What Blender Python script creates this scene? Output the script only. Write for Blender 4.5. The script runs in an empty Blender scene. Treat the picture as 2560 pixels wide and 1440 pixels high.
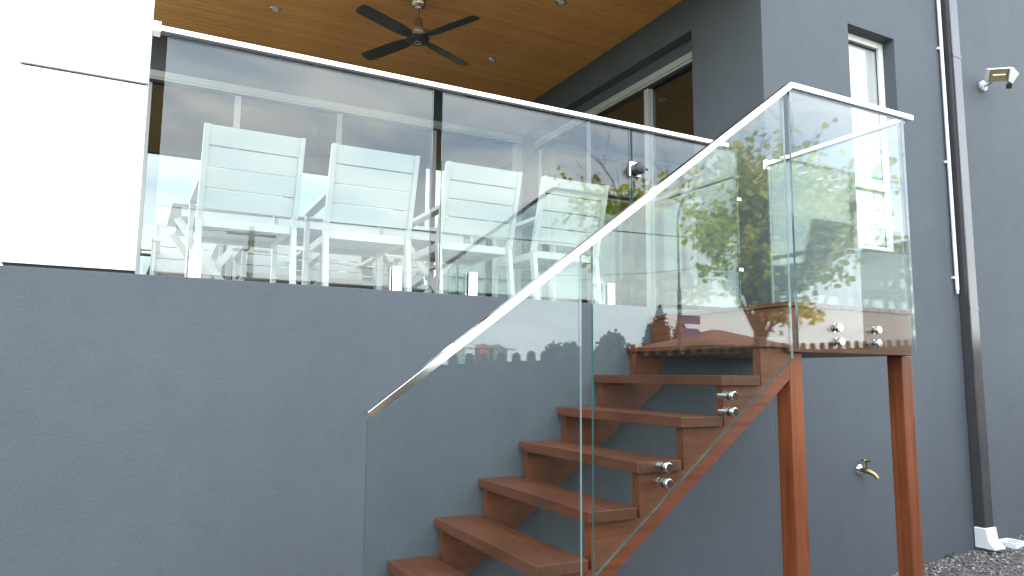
import bpy, bmesh, math, random
import numpy as np
from mathutils import Vector, Matrix
random.seed(7); rng = np.random.default_rng(7)
S = bpy.context.scene
COL = S.collection
R = math.radians

# ------------------------------------------------------------------ camera, sky, sun, exposure
cam_d = bpy.data.cameras.new('camera'); cam = bpy.data.objects.new('camera', cam_d); COL.objects.link(cam)
YAW, PITCH, ROLL, FPX = 0.48177385, 0.12117957, 0.00857339, 1805.1
f = Vector((math.sin(YAW)*math.cos(PITCH), math.cos(YAW)*math.cos(PITCH), math.sin(PITCH)))
rt = Vector((math.cos(YAW), -math.sin(YAW), 0)); up = rt.cross(f)
rr = rt*math.cos(ROLL)+up*math.sin(ROLL); uu = -rt*math.sin(ROLL)+up*math.cos(ROLL)
cam.matrix_world = Matrix((( rr.x, uu.x, -f.x, 0), (rr.y, uu.y, -f.y, 0), (rr.z, uu.z, -f.z, 0), (0, 0, 0, 1)))
cam_d.sensor_width = 36; cam_d.lens = 36*FPX/2560; cam_d.clip_start = 0.05; cam_d.clip_end = 3000
S.camera = cam

SUN_EL, SUN_AZ = 42, 158         # azimuth: degrees from -Y (in front of the house) towards +X: the sun stands behind the house
w = bpy.data.worlds.new('World'); S.world = w; w.use_nodes = True
nt = w.node_tree; N = nt.nodes; L = nt.links
N.clear()
def nn(tree, t, **kw):
    n = tree.nodes.new(t)
    for k, v in kw.items(): setattr(n, k, v)
    return n
out = nn(nt, 'ShaderNodeOutputWorld'); bg = nn(nt, 'ShaderNodeBackground'); bg.inputs[1].default_value = 0.1
sky = nn(nt, 'ShaderNodeTexSky'); sky.sky_type = 'NISHITA'; sky.sun_disc = False
sky.sun_elevation = R(SUN_EL); sky.sun_rotation = R(180-SUN_AZ); sky.dust_density = 2.5
tc = nn(nt, 'ShaderNodeTexCoord'); sep = nn(nt, 'ShaderNodeSeparateXYZ'); L.new(tc.outputs['Generated'], sep.inputs[0])
za = nn(nt, 'ShaderNodeMath', operation='ADD'); L.new(sep.outputs[2], za.inputs[0]); za.inputs[1].default_value = 0.22
zm = nn(nt, 'ShaderNodeMath', operation='MAXIMUM'); L.new(za.outputs[0], zm.inputs[0]); zm.inputs[1].default_value = 0.12
dx = nn(nt, 'ShaderNodeMath', operation='DIVIDE'); L.new(sep.outputs[0], dx.inputs[0]); L.new(zm.outputs[0], dx.inputs[1])
dy = nn(nt, 'ShaderNodeMath', operation='DIVIDE'); L.new(sep.outputs[1], dy.inputs[0]); L.new(zm.outputs[0], dy.inputs[1])
cmb = nn(nt, 'ShaderNodeCombineXYZ'); L.new(dx.outputs[0], cmb.inputs[0]); L.new(dy.outputs[0], cmb.inputs[1])
n1 = nn(nt, 'ShaderNodeTexNoise'); n1.inputs['Scale'].default_value = 3.1; n1.inputs['Detail'].default_value = 8
n1.inputs['Roughness'].default_value = 0.52; n1.inputs['Distortion'].default_value = 0.35
mp = nn(nt, 'ShaderNodeMapping'); mp.inputs['Scale'].default_value = (0.75, 1.25, 1); mp.inputs['Location'].default_value = (3.1, 1.7, 0)
L.new(cmb.outputs[0], mp.inputs[0]); L.new(mp.outputs[0], n1.inputs['Vector'])
cr = nn(nt, 'ShaderNodeValToRGB'); cr.color_ramp.elements[0].position = 0.38; cr.color_ramp.elements[1].position = 0.60
cr.color_ramp.elements[0].color = (0, 0, 0, 1); cr.color_ramp.elements[1].color = (1, 1, 1, 1)
L.new(n1.outputs['Fac'], cr.inputs[0])
n2 = nn(nt, 'ShaderNodeTexNoise'); n2.inputs['Scale'].default_value = 1.1; n2.inputs['Detail'].default_value = 4
L.new(mp.outputs[0], n2.inputs['Vector'])
cr2 = nn(nt, 'ShaderNodeValToRGB'); e = cr2.color_ramp.elements
e[0].position = 0.3; e[0].color = (8.4, 9.2, 10.4, 1); e[1].position = 0.68; e[1].color = (16.2, 16.4, 16.3, 1)
L.new(n2.outputs['Fac'], cr2.inputs[0])
# bright milky air towards the horizon
hz = nn(nt, 'ShaderNodeMapRange'); hz.inputs['From Min'].default_value = 0.0; hz.inputs['From Max'].default_value = 0.33
hz.inputs['To Min'].default_value = 0.85; hz.inputs['To Max'].default_value = 0.0; hz.interpolation_type = 'SMOOTHSTEP'
L.new(sep.outputs[2], hz.inputs['Value'])
mx1 = nn(nt, 'ShaderNodeMix', data_type='RGBA'); L.new(cr.outputs[0], mx1.inputs[0])
skys = nn(nt, 'ShaderNodeMix', data_type='RGBA'); skys.inputs[0].default_value = 0.88; skys.inputs[7].default_value = (7.4, 9.2, 11.8, 1)
L.new(sky.outputs[0], skys.inputs[6])
L.new(skys.outputs[2], mx1.inputs[6]); L.new(cr2.outputs[0], mx1.inputs[7])
mx2 = nn(nt, 'ShaderNodeMix', data_type='RGBA'); L.new(hz.outputs[0], mx2.inputs[0]); L.new(mx1.outputs[2], mx2.inputs[6])
mx2.inputs[7].default_value = (12.6, 13.9, 13.7, 1)
L.new(mx2.outputs[2], bg.inputs[0]); L.new(bg.outputs[0], out.inputs[0])

sl = bpy.data.lights.new('sun', 'SUN'); sl.energy = 4.7; sl.angle = R(1.5); sl.color = (1, 0.95, 0.87)
so = bpy.data.objects.new('sun', sl); COL.objects.link(so)
sd = Vector((math.sin(R(SUN_AZ))*math.cos(R(SUN_EL)), -math.cos(R(SUN_AZ))*math.cos(R(SUN_EL)), math.sin(R(SUN_EL))))
so.rotation_euler = sd.to_track_quat('Z', 'Y').to_euler()

S.view_settings.view_transform = 'Standard'; S.view_settings.look = 'None'
S.view_settings.exposure = 1.95; S.view_settings.gamma = 1; S.view_settings.use_curve_mapping = False
S.render.engine = 'CYCLES'
S.cycles.max_bounces = 14; S.cycles.transparent_max_bounces = 48; S.cycles.glossy_bounces = 8
S.cycles.transmission_bounces = 12; S.cycles.diffuse_bounces = 4
S.cycles.caustics_reflective = False; S.cycles.caustics_refractive = False
S.cycles.sample_clamp_indirect = 8; S.cycles.use_adaptive_sampling = False

# ------------------------------------------------------------------ materials
def mat(name):
    m = bpy.data.materials.new(name); m.use_nodes = True
    return m, m.node_tree, m.node_tree.nodes['Principled BSDF']
def coords(t, scale=(1, 1, 1), rot=(0, 0, 0), kind='Object'):
    c = nn(t, 'ShaderNodeTexCoord'); g = nn(t, 'ShaderNodeMapping')
    g.inputs['Scale'].default_value = scale; g.inputs['Rotation'].default_value = rot
    t.links.new(c.outputs[kind], g.inputs[0]); return g.outputs[0]
def noise(t, vec, scale, detail=4, rough=0.5, dist=0):
    n = nn(t, 'ShaderNodeTexNoise'); n.inputs['Scale'].default_value = scale; n.inputs['Detail'].default_value = detail
    n.inputs['Roughness'].default_value = rough; n.inputs['Distortion'].default_value = dist
    t.links.new(vec, n.inputs['Vector']); return n.outputs['Fac']
def ramp(t, fac, stops):
    c = nn(t, 'ShaderNodeValToRGB'); el = c.color_ramp.elements
    while len(el) < len(stops): el.new(0.5)
    for k, (p, col) in enumerate(stops):
        el[k].position = p; el[k].color = (*col, 1)
    t.links.new(fac, c.inputs[0]); return c.outputs[0]
def bump(t, b, h, strength, dist):
    n = nn(t, 'ShaderNodeBump'); n.inputs['Strength'].default_value = strength; n.inputs['Distance'].default_value = dist
    t.links.new(h, n.inputs['Height']); t.links.new(n.outputs[0], b.inputs['Normal'])
def mixc(t, fac, a, b, mode='MIX'):
    m = nn(t, 'ShaderNodeMix', data_type='RGBA', blend_type=mode)
    if isinstance(fac, float): m.inputs[0].default_value = fac
    else: t.links.new(fac, m.inputs[0])
    for s, v in ((6, a), (7, b)):
        if isinstance(v, tuple): m.inputs[s].default_value = (*v, 1)
        else: t.links.new(v, m.inputs[s])
    return m.outputs[2]
def simple(name, col, rough=0.5, metal=0, spec=0.5, var=0.0, bs=0.0, bscale=200):
    m, t, b = mat(name)
    b.inputs['Roughness'].default_value = rough; b.inputs['Metallic'].default_value = metal
    b.inputs['Specular IOR Level'].default_value = spec
    v = coords(t)
    nz = noise(t, v, 6, 5, 0.6)
    lo = tuple(c*(1-var) for c in col); hi = tuple(min(1, c*(1+var)) for c in col)
    t.links.new(ramp(t, nz, [(0.3, lo), (0.7, hi)]), b.inputs['Base Color'])
    if bs: bump(t, b, noise(t, v, bscale, 3), bs, 0.002)
    return m
def render_mat(name, col):
    m, t, b = mat(name)
    v = coords(t)
    a = noise(t, v, 0.9, 6, 0.62); c = noise(t, v, 7, 5, 0.6); g = noise(t, v, 210, 4, 0.7)
    c1 = ramp(t, a, [(0.28, tuple(x*0.93 for x in col)), (0.72, tuple(x*1.06 for x in col))])
    c2 = ramp(t, c, [(0.3, (0.96, 0.96, 0.965)), (0.7, (1.03, 1.03, 1.03))])
    c3 = ramp(t, g, [(0.3, (0.70, 0.70, 0.71)), (0.7, (1.24, 1.24, 1.23))])
    t.links.new(mixc(t, 1.0, mixc(t, 1.0, c1, c2, 'MULTIPLY'), c3, 'MULTIPLY'), b.inputs['Base Color'])
    st_ = noise(t, coords(t, (5.5, 5.5, 0.35)), 1.0, 5, 0.6)
    c4 = ramp(t, st_, [(0.35, (0.978, 0.98, 0.982)), (0.65, (1.012, 1.012, 1.012))])
    vo = nn(t, 'ShaderNodeTexVoronoi'); vo.inputs['Scale'].default_value = 2.6; t.links.new(v, vo.inputs['Vector'])
    chips = ramp(t, vo.outputs['Distance'], [(0.010, (3.2, 3.2, 3.1)), (0.016, (1, 1, 1))])
    col = mixc(t, 1.0, mixc(t, 1.0, mixc(t, 1.0, c1, c2, 'MULTIPLY'), c3, 'MULTIPLY'), c4, 'MULTIPLY')
    t.links.new(mixc(t, 1.0, col, chips, 'MULTIPLY'), b.inputs['Base Color'])
    b.inputs['Roughness'].default_value = 0.78; b.inputs['Specular IOR Level'].default_value = 0.35
    ad = nn(t, 'ShaderNodeMath', operation='MULTIPLY_ADD'); t.links.new(g, ad.inputs[0]); ad.inputs[1].default_value = 0.6
    t.links.new(noise(t, v, 45, 3, 0.6), ad.inputs[2])
    bump(t, b, ad.outputs[0], 0.55, 0.004)
    return m
def timber(name, base, axis='X', dark=0.55, rough=0.42, grain=1.0):
    m, t, b = mat(name)
    sc = {'X': (1.2, 22, 22), 'Y': (22, 1.2, 22), 'Z': (22, 22, 1.2)}[axis]
    v = coords(t, sc); v2 = coords(t, (1.6, 1.6, 1.6))
    oi = nn(t, 'ShaderNodeObjectInfo')
    g = noise(t, v, 1.6, 7, 0.62, 0.7); big = noise(t, v2, 1.3, 4, 0.55)
    c1 = ramp(t, g, [(0.25, tuple(x*dark for x in base)), (0.5, base), (0.78, tuple(min(1, x*1.35) for x in base))])
    c2 = ramp(t, big, [(0.3, (0.68, 0.64, 0.62)), (0.7, (1.18, 1.18, 1.16))])
    c3 = ramp(t, oi.outputs['Random'], [(0.0, (0.86, 0.84, 0.82)), (1.0, (1.12, 1.12, 1.12))])
    t.links.new(mixc(t, 1.0, mixc(t, 1.0, c1, c2, 'MULTIPLY'), c3, 'MULTIPLY'), b.inputs['Base Color'])
    rg = nn(t, 'ShaderNodeMapRange'); t.links.new(g, rg.inputs['Value']); rg.inputs['To Min'].default_value = rough-0.1; rg.inputs['To Max'].default_value = rough+0.18
    t.links.new(rg.outputs[0], b.inputs['Roughness'])
    bump(t, b, g, 0.25*grain, 0.0015)
    return m

M = {}
M['render'] = render_mat('charcoal_render', (0.090, 0.101, 0.114))
M['white_clad'] = simple('white_cladding', (0.86, 0.86, 0.85), 0.45, var=0.015)
M['merbauX'] = timber('red_hardwood_along_x', (0.150, 0.043, 0.015), 'X')
M['merbauY'] = timber('red_hardwood_along_y', (0.120, 0.037, 0.015), 'Y')
M['merbauZ'] = timber('red_hardwood_upright', (0.175, 0.046, 0.013), 'Z')
M['alum'] = simple('pale_aluminium_frame', (0.42, 0.43, 0.41), 0.4, 0.0, var=0.03)
M['white_frame'] = simple('white_window_frame', (0.82, 0.82, 0.80), 0.35, var=0.02)
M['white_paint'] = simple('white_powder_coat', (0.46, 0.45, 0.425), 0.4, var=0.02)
M['seal'] = simple('black_rubber_seal', (0.02, 0.02, 0.022), 0.6)
M['black'] = simple('black_plastic', (0.022, 0.022, 0.024), 0.35, var=0.1)
M['fan_blade'] = simple('dark_fan_blade', (0.035, 0.03, 0.028), 0.32, var=0.2)
M['pvc'] = simple('white_pvc', (0.8, 0.81, 0.84), 0.35, var=0.03)
M['concrete'] = simple('deck_tile', (0.46, 0.44, 0.40), 0.7, var=0.1, bs=0.2)
M['steel'] = simple('polished_steel', (0.83, 0.83, 0.83), 0.09, 1.0, var=0.02)
M['brushed'] = simple('brushed_nickel', (0.52, 0.46, 0.38), 0.28, 1.0, var=0.08)
M['brass'] = simple('aged_brass', (0.36, 0.28, 0.14), 0.35, 1.0, var=0.2)
M['blind'] = simple('pale_blind', (0.60, 0.63, 0.62), 0.6, var=0.01)
M['interior'] = simple('interior_paint', (0.50, 0.46, 0.40), 0.8, var=0.05)
M['downpipe'] = simple('charcoal_downpipe', (0.05, 0.049, 0.052), 0.14, 0.0, 0.7, var=0.1)
M['conduit'] = simple('white_conduit', (0.75, 0.75, 0.8), 0.3, var=0.03)
M['aluflood'] = simple('white_floodlight_shell', (0.72, 0.70, 0.68), 0.4, var=0.05)
M['tube'] = simple('lamp_tube', (0.8, 0.74, 0.55), 0.2)
M['reflector'] = simple('lamp_reflector', (0.30, 0.26, 0.18), 0.35, 1.0, var=0.1)
M['fence'] = timber('weathered_paling', (0.13, 0.11, 0.09), 'Z', rough=0.8)
M['asphalt'] = simple('asphalt', (0.05, 0.05, 0.052), 0.9, var=0.15, bs=0.4, bscale=120)
M['grass'] = simple('grass_ground', (0.055, 0.075, 0.028), 0.95, var=0.4, bs=0.5, bscale=40)
M['bark'] = simple('bark', (0.11, 0.085, 0.062), 0.9, var=0.3, bs=0.6, bscale=60)
M['galv'] = simple('galvanised_pole', (0.12, 0.125, 0.125), 0.5, 0.3, var=0.1)
M['tile_roof'] = simple('brown_tile_roof', (0.16, 0.075, 0.05), 0.8, var=0.25)
M['brickfar'] = simple('cream_brick', (0.42, 0.33, 0.24), 0.8, var=0.12)
M['creamfar'] = simple('cream_board', (0.78, 0.76, 0.70), 0.7, var=0.04)
M['darkglass'] = simple('far_window', (0.05, 0.06, 0.07), 0.08, var=0.1)
M['purple'] = simple('purple_sign', (0.10, 0.075, 0.19), 0.4, var=0.05)
M['signwhite'] = simple('sign_white', (0.75, 0.75, 0.75), 0.4)
M['redcar'] = simple('red_car_paint', (0.38, 0.06, 0.05), 0.5, var=0.05)
M['whitecar'] = simple('white_car_paint', (0.78, 0.78, 0.77), 0.25, var=0.02)
M['greenbin'] = simple('green_bin_plastic', (0.16, 0.24, 0.10), 0.45, var=0.08)
M['cable'] = simple('black_cable', (0.02, 0.02, 0.02), 0.6)

def leaf_mat(name, a, b_):
    m, t, b = mat(name)
    oi = nn(t, 'ShaderNodeNewGeometry')
    c = ramp(t, oi.outputs['Random Per Island'], [(0, a), (1, b_)])
    t.links.new(c, b.inputs['Base Color']); b.inputs['Roughness'].default_value = 0.45
    tr = nn(t, 'ShaderNodeBsdfTranslucent'); t.links.new(c, tr.inputs[0])
    mx = nn(t, 'ShaderNodeMixShader'); mx.inputs[0].default_value = 0.6
    t.links.new(b.outputs[0], mx.inputs[1]); t.links.new(tr.outputs[0], mx.inputs[2])
    t.links.new(mx.outputs[0], t.nodes['Material Output'].inputs[0]); return m
M['leaf'] = leaf_mat('street_tree_leaf', (0.30, 0.38, 0.03), (0.78, 0.74, 0.09))
M['leaf_dark'] = leaf_mat('dark_foliage', (0.03, 0.05, 0.02), (0.075, 0.10, 0.04))
M['needle'] = leaf_mat('conifer_needles', (0.03, 0.05, 0.03), (0.07, 0.09, 0.045))

def ceiling_mat():
    m, t, b = mat('golden_pine_lining')
    v = coords(t, (1.1, 26, 8)); oi = nn(t, 'ShaderNodeObjectInfo')
    g = noise(t, v, 1.3, 6, 0.6, 0.5)
    c1 = ramp(t, g, [(0.25, (0.52, 0.215, 0.060)), (0.55, (0.68, 0.315, 0.098)), (0.8, (0.80, 0.41, 0.145))])
    c3 = ramp(t, oi.outputs['Random'], [(0, (0.90, 0.88, 0.86)), (1, (1.07, 1.07, 1.07))])
    col = mixc(t, 1.0, c1, c3, 'MULTIPLY')
    # knots
    vo = nn(t, 'ShaderNodeTexVoronoi'); vo.inputs['Scale'].default_value = 1.0
    ad = nn(t, 'ShaderNodeVectorMath', operation='ADD'); t.links.new(coords(t, (2.6, 14, 1)), ad.inputs[0])
    cx = nn(t, 'ShaderNodeCombineXYZ'); mm = nn(t, 'ShaderNodeMath', operation='MULTIPLY'); mm.inputs[1].default_value = 57
    t.links.new(oi.outputs['Random'], mm.inputs[0]); t.links.new(mm.outputs[0], cx.inputs[0]); t.links.new(cx.outputs[0], ad.inputs[1])
    t.links.new(ad.outputs[0], vo.inputs['Vector'])
    k = ramp(t, vo.outputs['Distance'], [(0.06, (0.30, 0.22, 0.15)), (0.15, (1, 1, 1))])
    t.links.new(mixc(t, 0.85, col, mixc(t, 1.0, col, k, 'MULTIPLY')), b.inputs['Base Color'])
    b.inputs['Roughness'].default_value = 0.4
    bump(t, b, g, 0.15, 0.001)
    return m
M['pine'] = ceiling_mat()

def clear_glass(name, tint, extra=0.0, refl=(1, 1, 1)):
    m = bpy.data.materials.new(name); m.use_nodes = True; t = m.node_tree; t.nodes.clear()
    o = nn(t, 'ShaderNodeOutputMaterial'); g = nn(t, 'ShaderNodeBsdfGlossy'); g.inputs['Roughness'].default_value = 0.0
    g.inputs['Color'].default_value = (*refl, 1)
    tr = nn(t, 'ShaderNodeBsdfTransparent'); tr.inputs[0].default_value = (*tint, 1)
    geo = nn(t, 'ShaderNodeNewGeometry')
    mr = nn(t, 'ShaderNodeMapRange'); t.links.new(geo.outputs['Backfacing'], mr.inputs['Value'])
    mr.inputs['To Min'].default_value = 1.52; mr.inputs['To Max'].default_value = 1/1.52   # the same air-side angle on both faces of the sheet
    fr = nn(t, 'ShaderNodeFresnel'); t.links.new(mr.outputs[0], fr.inputs['IOR'])
    fac = fr.outputs[0]
    if extra:
        a = nn(t, 'ShaderNodeMapRange'); t.links.new(fac, a.inputs['Value']); a.inputs['To Min'].default_value = extra; a.inputs['To Max'].default_value = 1.0
        fac = a.outputs[0]
    mx = nn(t, 'ShaderNodeMixShader'); t.links.new(fac, mx.inputs[0]); t.links.new(tr.outputs[0], mx.inputs[1]); t.links.new(g.outputs[0], mx.inputs[2])
    t.links.new(mx.outputs[0], o.inputs[0]); return m
M['glass'] = clear_glass('balustrade_glass', (0.940, 0.980, 0.964))
M['window_glass'] = clear_glass('coated_window_glass', (0.62, 0.66, 0.64), 0.15, (0.80, 0.87, 0.87))
M['lens'] = clear_glass('lamp_lens', (0.95, 0.95, 0.95))
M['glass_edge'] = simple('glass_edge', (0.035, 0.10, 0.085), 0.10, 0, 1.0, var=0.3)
M['glass_edge_lit'] = simple('lit_glass_edge', (0.30, 0.36, 0.35), 0.3, 0, 0.6, var=0.1)  # paler copy for right-hand edges, the light they catch put into the colour

# ------------------------------------------------------------------ helpers
def tag(o, label=None, cat=None, group=None, kind=None):
    if label: o['label'] = label
    if cat: o['category'] = cat
    if group: o['group'] = group
    if kind: o['kind'] = kind
    return o
def empty(name, loc, label=None, cat=None, group=None):
    o = bpy.data.objects.new(name, None); o.location = loc; o.empty_display_size = 0.1; COL.objects.link(o)
    return tag(o, label, cat, group)
class MB:
    def __init__(s): s.bm = bmesh.new()
    def box(s, x0, x1, y0, y1, z0, z1, mi=0, bev=0):
        vs = [s.bm.verts.new(p) for p in ((x0,y0,z0),(x1,y0,z0),(x1,y1,z0),(x0,y1,z0),(x0,y0,z1),(x1,y0,z1),(x1,y1,z1),(x0,y1,z1))]
        fs = [s.bm.faces.new([vs[i] for i in q]) for q in ((0,3,2,1),(4,5,6,7),(0,1,5,4),(1,2,6,5),(2,3,7,6),(3,0,4,7))]
        for q in fs: q.material_index = mi
        if bev:
            es = list({e for q in fs for e in q.edges})
            bmesh.ops.bevel(s.bm, geom=es, offset=bev, segments=2, affect='EDGES', profile=0.6)
        return s
    def prism(s, poly, axis, a, b, mi=0, bev=0):
        # poly: 2D points; axis 'Y': (x,z) extruded in y ; 'X': (y,z) in x ; 'Z': (x,y) in z
        def P(p, t):
            return {'Y': (p[0], t, p[1]), 'X': (t, p[0], p[1]), 'Z': (p[0], p[1], t)}[axis]
        A = [s.bm.verts.new(P(p, a)) for p in poly]; B = [s.bm.verts.new(P(p, b)) for p in poly]
        fs = [s.bm.faces.new(A), s.bm.faces.new(B[::-1])]
        n = len(poly)
        for i in range(n): fs.append(s.bm.faces.new([A[i], B[i], B[(i+1) % n], A[(i+1) % n]]))
        for q in fs: q.material_index = mi
        if bev: bmesh.ops.bevel(s.bm, geom=list({e for q in fs for e in q.edges}), offset=bev, segments=1, affect='EDGES')
        return s
    def tube(s, pts, rad, n=12, cap=True, mi=0):
        pts = [Vector(p) for p in pts]; rings = []
        rads = rad if isinstance(rad, (list, tuple)) else [rad]*len(pts)
        prev = None
        for i, p in enumerate(pts):
            d = (pts[min(i+1, len(pts)-1)]-pts[max(i-1, 0)]).normalized()
            if prev is None:
                a = d.cross(Vector((0, 0, 1)));
                if a.length < 1e-3: a = d.cross(Vector((0, 1, 0)))
            else: a = prev - d*prev.dot(d)
            a.normalize(); prev = a; b = d.cross(a)
            rings.append([s.bm.verts.new(p+(a*math.cos(2*math.pi*k/n)+b*math.sin(2*math.pi*k/n))*rads[i]) for k in range(n)])
        for i in range(len(rings)-1):
            for k in range(n):
                q = s.bm.faces.new([rings[i][k], rings[i][(k+1) % n], rings[i+1][(k+1) % n], rings[i+1][k]]); q.smooth = True; q.material_index = mi
        if cap and n > 2:
            s.bm.faces.new(rings[0][::-1]).material_index = mi; s.bm.faces.new(rings[-1]).material_index = mi
        return s
    def lathe(s, prof, c, n=32, axis='Z', mi=0):
        rings = []
        for r_, h in prof:
            ring = []
            for k in range(n):
                a = 2*math.pi*k/n; u, v = r_*math.cos(a), r_*math.sin(a)
                p = {'Z': (u, v, h), 'Y': (u, h, v), 'X': (h, u, v)}[axis]
                ring.append(s.bm.verts.new((p[0]+c[0], p[1]+c[1], p[2]+c[2])))
            rings.append(ring)
        for i in range(len(rings)-1):
            for k in range(n):
                q = s.bm.faces.new([rings[i][k], rings[i][(k+1) % n], rings[i+1][(k+1) % n], rings[i+1][k]]); q.smooth = True; q.material_index = mi
        s.bm.faces.new(rings[0][::-1]).material_index = mi; s.bm.faces.new(rings[-1]).material_index = mi
        return s
    def build(s, name, mats, parent=None, kind=None, label=None, loc=None):
        bmesh.ops.recalc_face_normals(s.bm, faces=s.bm.faces)
        sm = any(q.smooth for q in s.bm.faces)
        me = bpy.data.meshes.new(name); s.bm.to_mesh(me); s.bm.free()
        if sm: me.set_sharp_from_angle(angle=R(38))
        for m_ in (mats if isinstance(mats, (list, tuple)) else [mats]): me.materials.append(M[m_] if isinstance(m_, str) else m_)
        return link(name, me, parent, kind, label, loc)
def link(name, me, parent=None, kind=None, label=None, loc=None):
    o = bpy.data.objects.new(name, me); COL.objects.link(o)
    if parent is not None: o.parent = parent; 
    if parent is not None and loc is None:
        # parts are modelled in world coordinates: undo the chain of parents' positions
        p, off = parent, Vector((0, 0, 0))
        while p is not None: off += p.location; p = p.parent
        o.location = -off
    elif loc is not None: o.location = loc
    if kind: o['kind'] = kind
    if label: o['label'] = label
    return o
def glass_panel(name, poly, axis, a, b, parent, label=None):
    mb = MB(); mb.prism(poly, axis, a, b)
    mb.bm.faces.ensure_lookup_table()
    xm = max(p[0] for p in poly)
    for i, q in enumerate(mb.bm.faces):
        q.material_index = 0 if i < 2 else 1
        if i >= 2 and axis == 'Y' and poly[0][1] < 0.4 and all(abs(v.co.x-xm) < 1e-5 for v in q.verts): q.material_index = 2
    return mb.build(name, ['glass', 'glass_edge', 'glass_edge_lit'], parent, label=label)
def copy_tree(o, parent=None):
    c = o.copy(); COL.objects.link(c)
    if parent is not None: c.parent = parent
    for ch in o.children: copy_tree(ch, c)
    return c

WY = 3.40            # plane of the rendered wall
XC = 3.705           # corner where the upper wall turns back
def gz(x):           # ground level along the house, it climbs to the right
    x = max(-6, min(12, x)); return -1.321+(x-5.143)*0.0700

# ------------------------------------------------------------------ setting: ground, road
def sheet(name, x0, x1, y0, y1, m, dz=0.0, n=80, kind='structure', edge=None):
    bm = bmesh.new(); xs = [x0+(x1-x0)*i/n for i in range(n+1)]
    if edge: xs = sorted(set(edge+xs))
    A = [bm.verts.new((x, y0, gz(x)+dz)) for x in xs]; B = [bm.verts.new((x, y1, gz(x)+dz)) for x in xs]
    for i in range(len(xs)-1): bm.faces.new([A[i], A[i+1], B[i+1], B[i]])
    me = bpy.data.meshes.new(name); bm.to_mesh(me); bm.free(); me.materials.append(m)
    o = link(name, me); o['kind'] = kind; return o
def gravel_mat():
    m, t, b = mat('gravel_bed'); v = coords(t)
    vo = nn(t, 'ShaderNodeTexVoronoi'); vo.inputs['Scale'].default_value = 75; t.links.new(v, vo.inputs['Vector'])
    sp = nn(t, 'ShaderNodeSeparateColor'); t.links.new(vo.outputs['Color'], sp.inputs[0])
    t.links.new(ramp(t, sp.outputs[0], [(0, (0.035, 0.032, 0.03)), (0.5, (0.09, 0.083, 0.077)), (1, (0.18, 0.165, 0.155))]), b.inputs['Base Color'])
    b.inputs['Roughness'].default_value = 0.85; bump(t, b, vo.outputs['Distance'], 0.9, 0.01); return m
M['gravel'] = gravel_mat()
sheet('ground', -900, 900, -900, 900, M['grass'], -0.03, 240, edge=[-6, 12])
sheet('gravel_path', -8, 14, -0.75, 3.52, M['gravel'], 0.0, 60)
sheet('footpath', -60, 80, -6.2, -4.6, M['concrete'], 0.0, 100, edge=[-6, 12])
sheet('road', -200, 220, -16.5, -7.4, M['asphalt'], -0.02, 200, edge=[-6, 12])

# loose stones on the path (only the nearest strip can be seen)
def pebbles():
    me0 = bmesh.new(); bmesh.ops.create_icosphere(me0, subdivisions=1, radius=1.0)
    v0 = np.array([v.co[:] for v in me0.verts]); f0 = np.array([[v.index for v in q.verts] for q in me0.faces]); me0.free()
    n = 15000
    x = rng.uniform(4.5, 7.9, n); y = 3.39-rng.uniform(0, 1, n)**1.15*1.75
    s = rng.uniform(0.0045, 0.0115, n)
    V = []
    ang = rng.uniform(0, 6.28, n); sq = rng.uniform(0.45, 0.8, n); st = rng.uniform(0.7, 1.3, n)
    jit = rng.uniform(0.8, 1.2, (n, len(v0), 1))
    P = v0[None]*jit*s[:, None, None]; P[:, :, 0] *= st[:, None]; P[:, :, 2] *= sq[:, None]
    c, s_ = np.cos(ang)[:, None], np.sin(ang)[:, None]
    X = P[:, :, 0]*c-P[:, :, 1]*s_+x[:, None]; Y = P[:, :, 0]*s_+P[:, :, 1]*c+y[:, None]
    Z = P[:, :, 2]+(-1.321+(x-5.143)*0.07)[:, None]+rng.uniform(0.0, 0.006, n)[:, None]
    VV = np.stack([X, Y, Z], -1).reshape(-1, 3)
    FF = (f0[None]+(np.arange(n)*len(v0))[:, None, None]).reshape(-1, 3)
    me = bpy.data.meshes.new('gravel'); me.from_pydata(VV.tolist(), [], FF.tolist())
    m, t, b = mat('loose_stone'); g = nn(t, 'ShaderNodeNewGeometry')
    t.links.new(ramp(t, g.outputs['Random Per Island'], [(0, (0.05, 0.045, 0.044)), (0.5, (0.145, 0.13, 0.122)), (0.85, (0.22, 0.195, 0.18)), (1, (0.42, 0.40, 0.38))]), b.inputs['Base Color'])
    b.inputs['Roughness'].default_value = 0.75; me.materials.append(m)
    o = link('gravel', me); tag(o, 'loose grey brown gravel lying at the foot of the charcoal wall', 'gravel', kind='stuff')
pebbles()

# ------------------------------------------------------------------ the house
house = empty('house', (4.0, 4.0, gz(4)), 'charcoal rendered house with a raised veranda under a pine ceiling', 'house')
b_ = MB(); b_.box(-9, XC, WY, WY+0.22, -2.6, 0.413, bev=0.004); b_.build('retaining_wall', 'render', house)
wx0, wx1, wz0, wz1 = 4.605, 5.146, 0.945, 2.655
b_ = MB()
b_.box(XC, wx0, WY, WY+0.25, -2.6, 4.6); b_.box(wx1, 14, WY, WY+0.25, -2.6, 4.6)
b_.box(wx0, wx1, WY, WY+0.25, -2.6, wz0); b_.box(wx0, wx1, WY, WY+0.25, wz1, 4.6)
bmesh.ops.remove_doubles(b_.bm, verts=b_.bm.verts, dist=1e-5)
b_.build('facade_wall', 'render', house)
DY0, DY1, DZ = 4.10, 6.78, 2.693   # opening for the sliding door in the side wall
YB = 6.866
b_ = MB()
b_.box(XC, XC+0.25, WY+0.25, DY0, 0.2, 4.6); b_.box(XC, XC+0.25, DY0, DY1, DZ, 4.6); b_.box(XC, XC+0.25, DY1, YB+0.25, 0.2, 4.6)
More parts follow.
